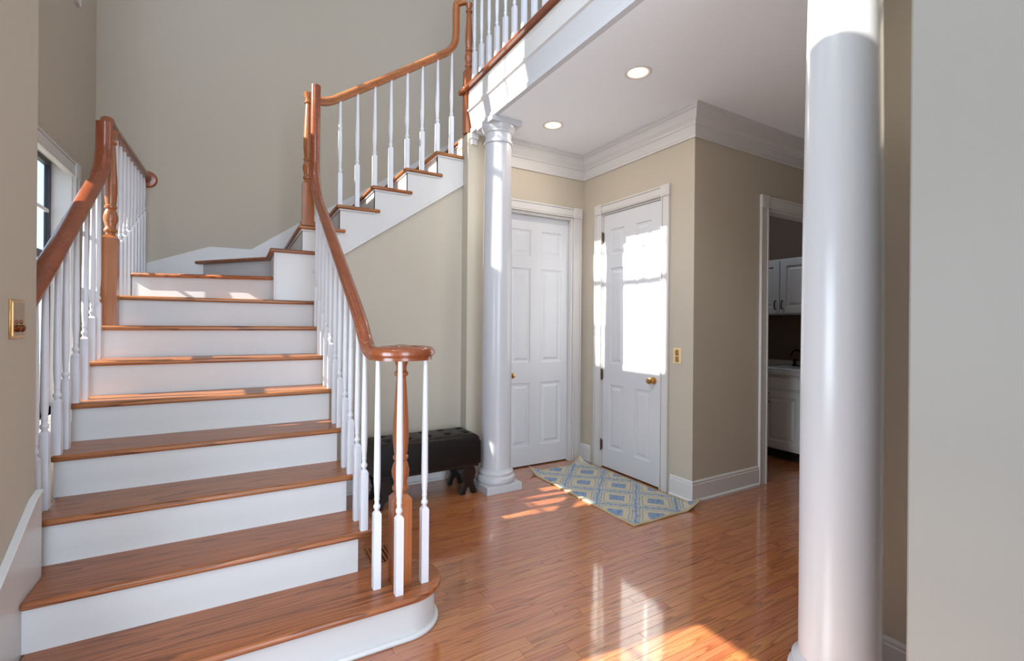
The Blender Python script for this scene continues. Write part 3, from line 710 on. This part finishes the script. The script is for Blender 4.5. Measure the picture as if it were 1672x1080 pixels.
LR.part('rosette', MB().lathe([(0.068, YB), (0.072, YB - 0.012), (0.06, YB - 0.024), (0.03, YB - 0.028)], axis='Y', o=(XR, 0, 2.575), seg=24), M_NEWEL)
for k in range(3, 8):
    for j in (0, 1):
        y = nose[k] + 0.035 + j * 0.115
        if y < YN + 0.02 or y > 3.50: continue
        p = zrail(pathL, y); z0 = k * RI; zn = z0 + (y - nose[k]) * 0.71 + 0.22
        baluster(LR, -0.688 if y < 3.2 else -0.678, y, z0, zn, p.z - 0.026)
yy = 3.76
while yy < YB - 0.06:
    z0 = 7 * RI if yy < nose[8] else (8 * RI if yy < 4.37 else 9 * RI)
    zblock = 1.62 + (yy - 3.6) * 0.42
    baluster(LR, XR, yy, z0, max(zblock + .10, z0 + 0.2), 2.535 + (yy - 3.6) * 0.027 - 0.026); yy += 0.128

# ------------------------------------------------------------------ upper flight balustrade
UR = Thing('stair_railing', (0.5, YS, 11 * RI), 'oak handrail and white balusters climbing the upper stair flight', 'railing')
YR = 3.90
railU = [(0.50, YR, 3.066), (0.56, YR, 3.066), (0.62, YR, 3.085), (0.70, YR, 3.135), (1.14, YR, 3.435), (1.50, YR, 3.69), (1.60, YR, 3.765), (1.655, YR, 3.85), (1.668, YR, 3.96), (1.668, YR, 4.15), (1.68, 3.89, 4.21), (1.74, 3.85, 4.23)]
pathU = smooth_path(railU, 6)
UR.part('handrail', MB().sweep(pathU, RP, side=(0, -1, 0)), M_RAILX, smooth=30)
def zx(path, x):
    for a, b in zip(path, path[1:]):
        if (a.x - x) * (b.x - x) <= 0 and abs(a.x - b.x) > 1e-6: return a.lerp(b, (x - a.x) / (b.x - a.x))
for k in range(12, 16):
    for j in (0, 1):
        x = XU(k) + 0.030 + j * 0.132
        p = zx(pathU, x); z0 = k * RI; zn = z0 + 0.26 + j * 0.09
        baluster(UR, x, YR, z0, zn, p.z - 0.024)
newel(UR, 1.765, 3.835, 16 * RI, 3.62, 4.20, 0.038, label='oak newel joining the stair rail to the balcony rail')
UR.part('newel_collar', MB().box(1.695, 1.727, 3.78, 3.90, 3.395, 3.432), M_NEWEL, bevel=0.004)

# ------------------------------------------------------------------ balcony balustrade
BR = Thing('balcony_railing', (1.77, 2.2, 3.432), 'white balusters and oak rail along the upstairs balcony edge', 'railing')
BR.part('handrail', MB().sweep([(1.765, 3.79, 4.24), (1.765, 3.0, 4.24), (1.765, 0.57, 4.24)], RP, side=(-1, 0, 0)), M_RAIL, smooth=30)
for i in range(23):
    y = 3.715 - 0.1365 * i
    if y > 0.62: baluster(BR, 1.765, y, 3.432, 3.432 + 0.29, 4.215)

# ------------------------------------------------------------------ columns
def column(cx, cy, label, zc=CZ):
    T = Thing('column', (cx, cy, 0), label, 'column', 'white round columns')
    T.part('plinth', MB().box(cx - 0.16, cx + 0.16, cy - 0.16, cy + 0.16, 0, 0.062), M_COLUMN, bevel=0.003)
    T.part('base', MB().lathe([(0.15, 0.062), (0.158, 0.072), (0.161, 0.09), (0.158, 0.108), (0.148, 0.118), (0.143, 0.122), (0.143, 0.130), (0.146, 0.136), (0.146, 0.146), (0.139, 0.153), (0.132, 0.158), (0.127, 0.172), (0.125, 0.175)], cx, cy, 64), M_COLUMN)
    pr = []
    for i in range(17):
        t = i / 16; z = 0.175 + t * (2.84 - 0.175); e = 0 if t < .33 else ((t - .33) / .67) ** 1.6
        pr.append((0.125 - 0.018 * e, z))
    T.part('shaft', MB().lathe(pr, cx, cy, 64), M_COLUMN)
    T.part('capital', MB().lathe([(0.107, 2.84), (0.116, 2.844), (0.119, 2.855), (0.116, 2.866), (0.108, 2.870), (0.107, 2.90), (0.108, 2.925), (0.118, 2.932), (0.120, 2.942), (0.128, 2.952), (0.137, 2.968), (0.140, 2.982), (0.14, 2.986)], cx, cy, 64), M_COLUMN)
    T.part('abacus', MB().box(cx - 0.135, cx + 0.145, cy - 0.14, cy + 0.14, 2.986, zc), M_COLUMN, bevel=0.003)
    return T
column(1.875, 3.47, 'white round column between the dark bench and the panel door')
column(1.875, 0.872, 'large white round column at the right, nearest the camera')

# small pilaster moulding under the beam end
struct('trim_5', MB().box(1.755, 1.83, YA - 0.03, YA, 2.98, CZ).box(1.765, 1.82, YA - 0.018, YA, 2.93, 2.98), M_TRIM, bevel=0.003)

# ------------------------------------------------------------------ downlights
def downlight(x, y, label):
    T = Thing('recessed_light', (x, y, CZ), label, 'ceiling light', 'downlights under the balcony')
    T.part('trim_ring', MB().lathe([(0.088, CZ), (0.088, CZ - 0.004), (0.080, CZ - 0.007), (0.072, CZ - 0.004), (0.070, CZ - 0.0005)], x, y, 40), M_TRIM)
    T.part('baffle', MB().lathe([(0.0725, CZ - 0.003), (0.071, CZ - 0.0045), (0.064, CZ - 0.0025), (0.062, CZ - 0.0015)], x, y, 40), M_BAFFLE)
    T.part('lens', MB().lathe([(0.064, CZ - 0.0030), (0.02, CZ - 0.0042), (0.001, CZ - 0.0044)], x, y, 40), M_LAMP)
    d = bpy.data.lights.new('downlight_bulb', 'AREA'); d.shape = 'DISK'; d.size = 0.1; d.energy = 5; d.color = (1.0, 0.86, 0.72)
    lo = bpy.data.objects.new('downlight_bulb', d); COL.objects.link(lo); lo.parent = T.o; lo.location = (0, 0, -0.012)
# cut-free recessed look: lens sits just inside the ring
downlight(2.28, 2.29, 'nearer round downlight in the white alcove ceiling')
downlight(2.28, 3.26, 'farther round downlight in the ceiling beside the column')

# ------------------------------------------------------------------ switches
S1 = Thing('light_switch', (XN, 2.277, 1.36), 'brass double switch plate on the wall at the left edge', 'switch')
pl = S1.part('plate', MB().box(XN, XN + 0.006, 2.218, 2.336, 1.295, 1.43), M_BRASS, bevel=0.004)
S1.part('plate_face', MB().box(XN + 0.006, XN + 0.0075, 2.232, 2.330, 1.305, 1.42), metal('brass_worn', srgb(190, 165, 130), 0.3))
for yk in (2.262, 2.302):
    S1.part('toggle', MB().lathe([(0.012, 0.007), (0.013, 0.012), (0.008, 0.018), (0.003, 0.019)], seg=14, axis='X', o=(XN, yk, 1.330)), M_BRASSD)
    S1.part('screw', MB().lathe([(0.007, 0.007), (0.006, 0.0105)], seg=10, axis='X', o=(XN, yk, 1.352)), M_BRASSD)
S2 = Thing('light_switch', (XB, 2.585, 1.12), 'almond switch plate on the wall beside the sunlit door', 'switch')
S2.part('plate', MB().box(XB - 0.006, XB, 2.545, 2.625, 1.055, 1.180), M_ALMOND, bevel=0.004)
S2.part('rocker', MB().box(XB - 0.010, XB - 0.006, 2.568, 2.602, 1.120, 1.165), M_BRASS, bevel=0.002)
S2.part('rocker', MB().box(XB - 0.010, XB - 0.006, 2.568, 2.602, 1.068, 1.113), M_BRASS, bevel=0.002)

# ------------------------------------------------------------------ bench
BN = Thing('bench', (1.27, 3.56, 0), 'dark brown tufted leather bench under the stairs, left of the column', 'bench')
bx0, bx1, by0, by1 = 0.865, 1.70, 3.40, 3.75
cm = MB(); nx, ny = 60, 26; zt0 = 0.455
tufts = [(bx0 + 0.11 + 0.16 * i, by0 + 0.10 + 0.15 * j) for i in range(5) for j in range(2)]
vs = []; fs = []
for j in range(ny + 1):
    for i in range(nx + 1):
        u = i / nx; v = j / ny; x = bx0 + (bx1 - bx0) * u; y = by0 + (by1 - by0) * v
        ed = min(u * (bx1 - bx0), (1 - u) * (bx1 - bx0), v * (by1 - by0), (1 - v) * (by1 - by0))
        z = zt0 + 0.028 * (1 - math.exp(-ed / 0.03)) - (0.03 * math.exp(-ed / 0.008))
        for tx, ty in tufts:
            d = math.hypot(x - tx, y - ty); z -= 0.030 * math.exp(-(d / 0.022) ** 2)
            z -= 0.007 * math.exp(-((abs(abs(x - tx) - abs(y - ty) * 1.0)) / 0.008) ** 2) * math.exp(-(d / 0.07) ** 2)
        vs.append((x, y, z))
for j in range(ny):
    for i in range(nx):
        a = j * (nx + 1) + i; fs.append((a, a + 1, a + nx + 2, a + nx + 1))
# skirt down the sides
ring = [j for j in range(nx + 1)] + [(k) * (nx + 1) + nx for k in range(1, ny + 1)] + [ny * (nx + 1) + i for i in range(nx - 1, -1, -1)] + [k * (nx + 1) for k in range(ny - 1, 0, -1)]
b0 = len(vs)
for q in ring: vs.append((vs[q][0], vs[q][1], 0.245))
m = len(ring)
for i in range(m): fs.append((ring[i], ring[(i + 1) % m], b0 + (i + 1) % m, b0 + i))
fs.append(tuple(b0 + i for i in range(m)))
cm.add(vs, fs)
cu = BN.part('cushion', cm, M_LEATHER, smooth=60)
for tx, ty in tufts:
    BN.part('button', MB().lathe([(0.010, 0.448), (0.009, 0.454), (0.004, 0.457), (0.001, 0.457)], tx, ty, 12), M_LEATHER, parent=cu)
BN.part('apron', MB().box(bx0 + 0.01, bx1 - 0.01, by0 + 0.01, by1 - 0.01, 0.22, 0.25), M_DARKWOOD, bevel=0.004)
def bench_leg(cx, cy):
    o = [(0.0, 0.225), (0.05, 0.21), (0.062, 0.17), (0.052, 0.125), (0.040, 0.10), (0.048, 0.07), (0.066, 0.03), (0.072, 0.0), (0.03, 0.0), (0.024, 0.03), (0.012, 0.05), (0.0, 0.055)]
    pts = [(cx + a, z) for a, z in o] + [(cx - a, z) for a, z in reversed(o[1:-1])] if False else [(cx + a, z) for a, z in o[:-1]] + [(cx, 0.055)] + [(cx - a, z) for a, z in reversed(o[1:-1])]
    return MB().prism_y(pts, cy - 0.02, cy + 0.02)
for cx in (bx0 + 0.09, bx1 - 0.09):
    for cy in (by0 + 0.045, by1 - 0.045): BN.part('leg', bench_leg(cx, cy), M_DARKWOOD, bevel=0.004)
BN.part('stretcher', MB().box(bx1 - 0.105, bx1 - 0.075, by0 + 0.05, by1 - 0.05, 0.12, 0.16), M_DARKWOOD, bevel=0.003)
BN.part('stretcher', MB().box(bx0 + 0.075, bx0 + 0.105, by0 + 0.05, by1 - 0.05, 0.12, 0.16), M_DARKWOOD, bevel=0.003)

# ------------------------------------------------------------------ rug
nx, ny = 46, 88; vs = []; fs = []; uv = []
X0, X1, Y0, Y1 = 2.32, 3.0, 2.33, 3.66
for layer in (0, 1):
    for j in range(ny + 1):
        for i in range(nx + 1):
            u = i / nx; v = j / ny
            x = X0 + (X1 - X0) * u + 0.03 * (v - .5) * 0; y = Y0 + (Y1 - Y0) * v
            z = 0.007 + 0.002 * math.sin(x * 21 + y * 5) * math.sin(y * 13)
            # curled corners: far left, far right (pushed up against the casings), near right
            d = math.hypot((x - X0) / 0.16, (y - Y1) / 0.16); z += 0.050 * max(0, 1 - d) ** 1.5
            d = math.hypot((x - 2.90) / 0.10, (y - Y1) / 0.13); z += 0.085 * max(0, 1 - d) ** 1.2
            d = math.hypot((x - X1 - .01) / 0.16, (y - Y0) / 0.14); z += 0.060 * max(0, 1 - d) ** 1.2
            z += 0.010 * max(0, 1 - abs(x - X0) / 0.05) * max(0, math.sin(y * 16)) ** 2 * (v > .45)
            uv.append((x, y))
            vs.append((x, y, z + (0 if layer else -0.006)))
N = (nx + 1) * (ny + 1)
for j in range(ny):
    for i in range(nx):
        a = j * (nx + 1) + i; fs.append((N + a, N + a + 1, N + a + nx + 2, N + a + nx + 1)); fs.append((a + nx + 1, a + nx + 2, a + 1, a))
ring = [j for j in range(nx + 1)] + [(k) * (nx + 1) + nx for k in range(1, ny + 1)] + [ny * (nx + 1) + i for i in range(nx - 1, -1, -1)] + [k * (nx + 1) for k in range(ny - 1, 0, -1)]
for i in range(len(ring)): a, b = ring[i], ring[(i + 1) % len(ring)]; fs.append((a, b, N + b, N + a))
me = bpy.data.meshes.new('rug'); me.from_pydata(vs, [], fs); me.update(); me.materials.append(M_RUG); me.shade_smooth()
ul = me.uv_layers.new(name='UVMap')
for lp in me.loops: ul.data[lp.index].uv = uv[lp.vertex_index]
rug = bpy.data.objects.new('rug', me); COL.objects.link(rug)
tag(rug, 'blue and cream diamond woven rug with curled corners by the doors', 'rug')

# ------------------------------------------------------------------ wooden floor register beside the stairs
FR = Thing('floor_register', (0.74, 2.76, 0), 'slotted oak floor vent lying beside the stairs behind the newel', 'vent')
FR.part('frame', MB().box(0.675, 0.695, 2.62, 2.90, 0, 0.006).box(0.785, 0.805, 2.62, 2.90, 0, 0.006).box(0.695, 0.785, 2.62, 2.64, 0, 0.006).box(0.695, 0.785, 2.88, 2.90, 0, 0.006), M_TREAD, bevel=0.001)
FR.part('backing', MB().box(0.695, 0.785, 2.64, 2.88, 0.0, 0.001), M_GAP)
for i in range(4):
    x = 0.700 + i * 0.022; FR.part('slat', MB().box(x, x + 0.013, 2.64, 2.88, 0.001, 0.006), M_TREAD)

# ------------------------------------------------------------------ laundry room seen through the doorway
def cab_door(T, x, y0, y1, z0, z1, hy=None, hz=None):
    d = T.part('door', wall_mesh('X', x - 0.02, x, y0, y1, z0, z1, [(y0 + 0.065, y1 - 0.065, z0 + 0.065, z1 - 0.065)]), M_CAB, smooth=0)
    mb = MB(); a0, a1, c0, c1 = y0 + 0.065, y1 - 0.065, z0 + 0.065, z1 - 0.065; s = []
    for ins, dep in ((0, 0.0), (0.004, 0.010), (0.02, 0.012), (0.045, 0.003)):
        s += [(x - 0.02 + dep, a0 + ins, c0 + ins), (x - 0.02 + dep, a1 - ins, c0 + ins), (x - 0.02 + dep, a1 - ins, c1 - ins), (x - 0.02 + dep, a0 + ins, c1 - ins)]
    s += [(x, a0, c0), (x, a1, c0), (x, a1, c1), (x, a0, c1)]
    fs = [(i * 4 + k, i * 4 + (k + 1) % 4, (i + 1) * 4 + (k + 1) % 4, (i + 1) * 4 + k) for i in range(3) for k in range(4)] + [(12, 13, 14, 15), (16, 17, 18, 19)] + [(k, (k + 1) % 4, 16 + (k + 1) % 4, 16 + k) for k in range(4)]
    mb.add(s, fs); T.part('panel', mb, M_CAB, parent=d, smooth=0)
    if hy is not None:
        T.part('handle', MB().tube(smooth_path([(x - 0.02, hy, hz - 0.045), (x - 0.045, hy, hz - 0.04), (x - 0.048, hy, hz), (x - 0.045, hy, hz + 0.04), (x - 0.02, hy, hz + 0.045)], 4), 0.006, 8), M_DARKM, parent=d, label='dark bronze handle')
UC = Thing('wall_cabinet', (5.2, 2.96, 1.485), 'upper white laundry cabinet above the sink', 'cabinet')
UC.part('body', MB().box(5.08, 5.397, 2.545, 3.42, 1.485, 2.085), M_CAB)
cab_door(UC, 5.08, 2.965, 3.385, 1.50, 2.07, 3.0, 1.59); cab_door(UC, 5.08, 2.56, 2.955, 1.50, 2.07, 2.925, 1.59)
LC = Thing('base_cabinet', (5.1, 2.98, 0), 'lower white laundry cabinet with a dark handle', 'cabinet')
LC.part('body', MB().box(4.80, 5.397, 2.545, 3.60, 0.10, 0.86), M_CAB)
LC.part('toe_kick', MB().box(4.87, 5.397, 2.545, 3.60, 0, 0.10), M_TOE)
cab_door(LC, 4.80, 2.56, 2.985, 0.125, 0.70, 2.90, 0.62); cab_door(LC, 4.80, 3.00, 3.40, 0.125, 0.70)
LC.part('drawer', MB().box(4.782, 4.80, 2.56, 3.40, 0.725, 0.835), M_CAB, bevel=0.005)
CT = tag(MB().box(4.775, 5.398, 2.545, 3.60, 0.862, 0.90).box(5.37, 5.398, 2.545, 3.60, 0.90, 0.975).build('countertop', M_COUNTER, None, 0.004), 'pale countertop over the lower laundry cabinet', 'countertop')
SK = Thing('sink', (5.1, 2.75, 0.90), 'white drop-in sink set in the laundry countertop', 'sink')
SK.part('rim', MB().box(4.85, 4.88, 2.58, 3.0, 0.901, 0.925).box(5.28, 5.31, 2.58, 3.0, 0.901, 0.925).box(4.88, 5.28, 2.58, 2.61, 0.901, 0.925).box(4.88, 5.28, 2.97, 3.0, 0.901, 0.925), M_CAB, bevel=0.006)
SK.part('basin', MB().box(4.88, 5.28, 2.61, 2.97, 0.901, 0.906), M_CAB)
FC = Thing('faucet', (5.30, 2.84, 0.925), 'dark bronze gooseneck faucet at the laundry sink', 'faucet')
FC.part('spout', MB().tube(smooth_path([(5.295, 2.84, 0.926), (5.295, 2.84, 1.02), (5.285, 2.845, 1.07), (5.24, 2.87, 1.10), (5.19, 2.89, 1.08), (5.175, 2.90, 1.035)], 6), 0.011, 12), M_DARKM)
for dy in (-0.085, 0.085):
    FC.part('tap', MB().lathe([(0.022, 0.926), (0.020, 0.94), (0.012, 0.96), (0.013, 0.975), (0.02, 0.985), (0.016, 1.0), (0.004, 1.004)], 5.295, 2.84 + dy, 14), M_DARKM)
FC.part('base_plate', MB().box(5.265, 5.325, 2.74, 2.94, 0.9255, 0.934), M_DARKM, bevel=0.004)

# ------------------------------------------------------------------ outside
struct('ground', MB().box(-40, -1.25, -20, 25, -0.5, -0.35), paint('lawn_ground', srgb(150, 150, 135), 0.9, 0.1, 0.1), 'ground outside the window')
for o in list(bpy.data.objects):
    if '_w' in o.keys(): del o['_w']
print('planks', npl)
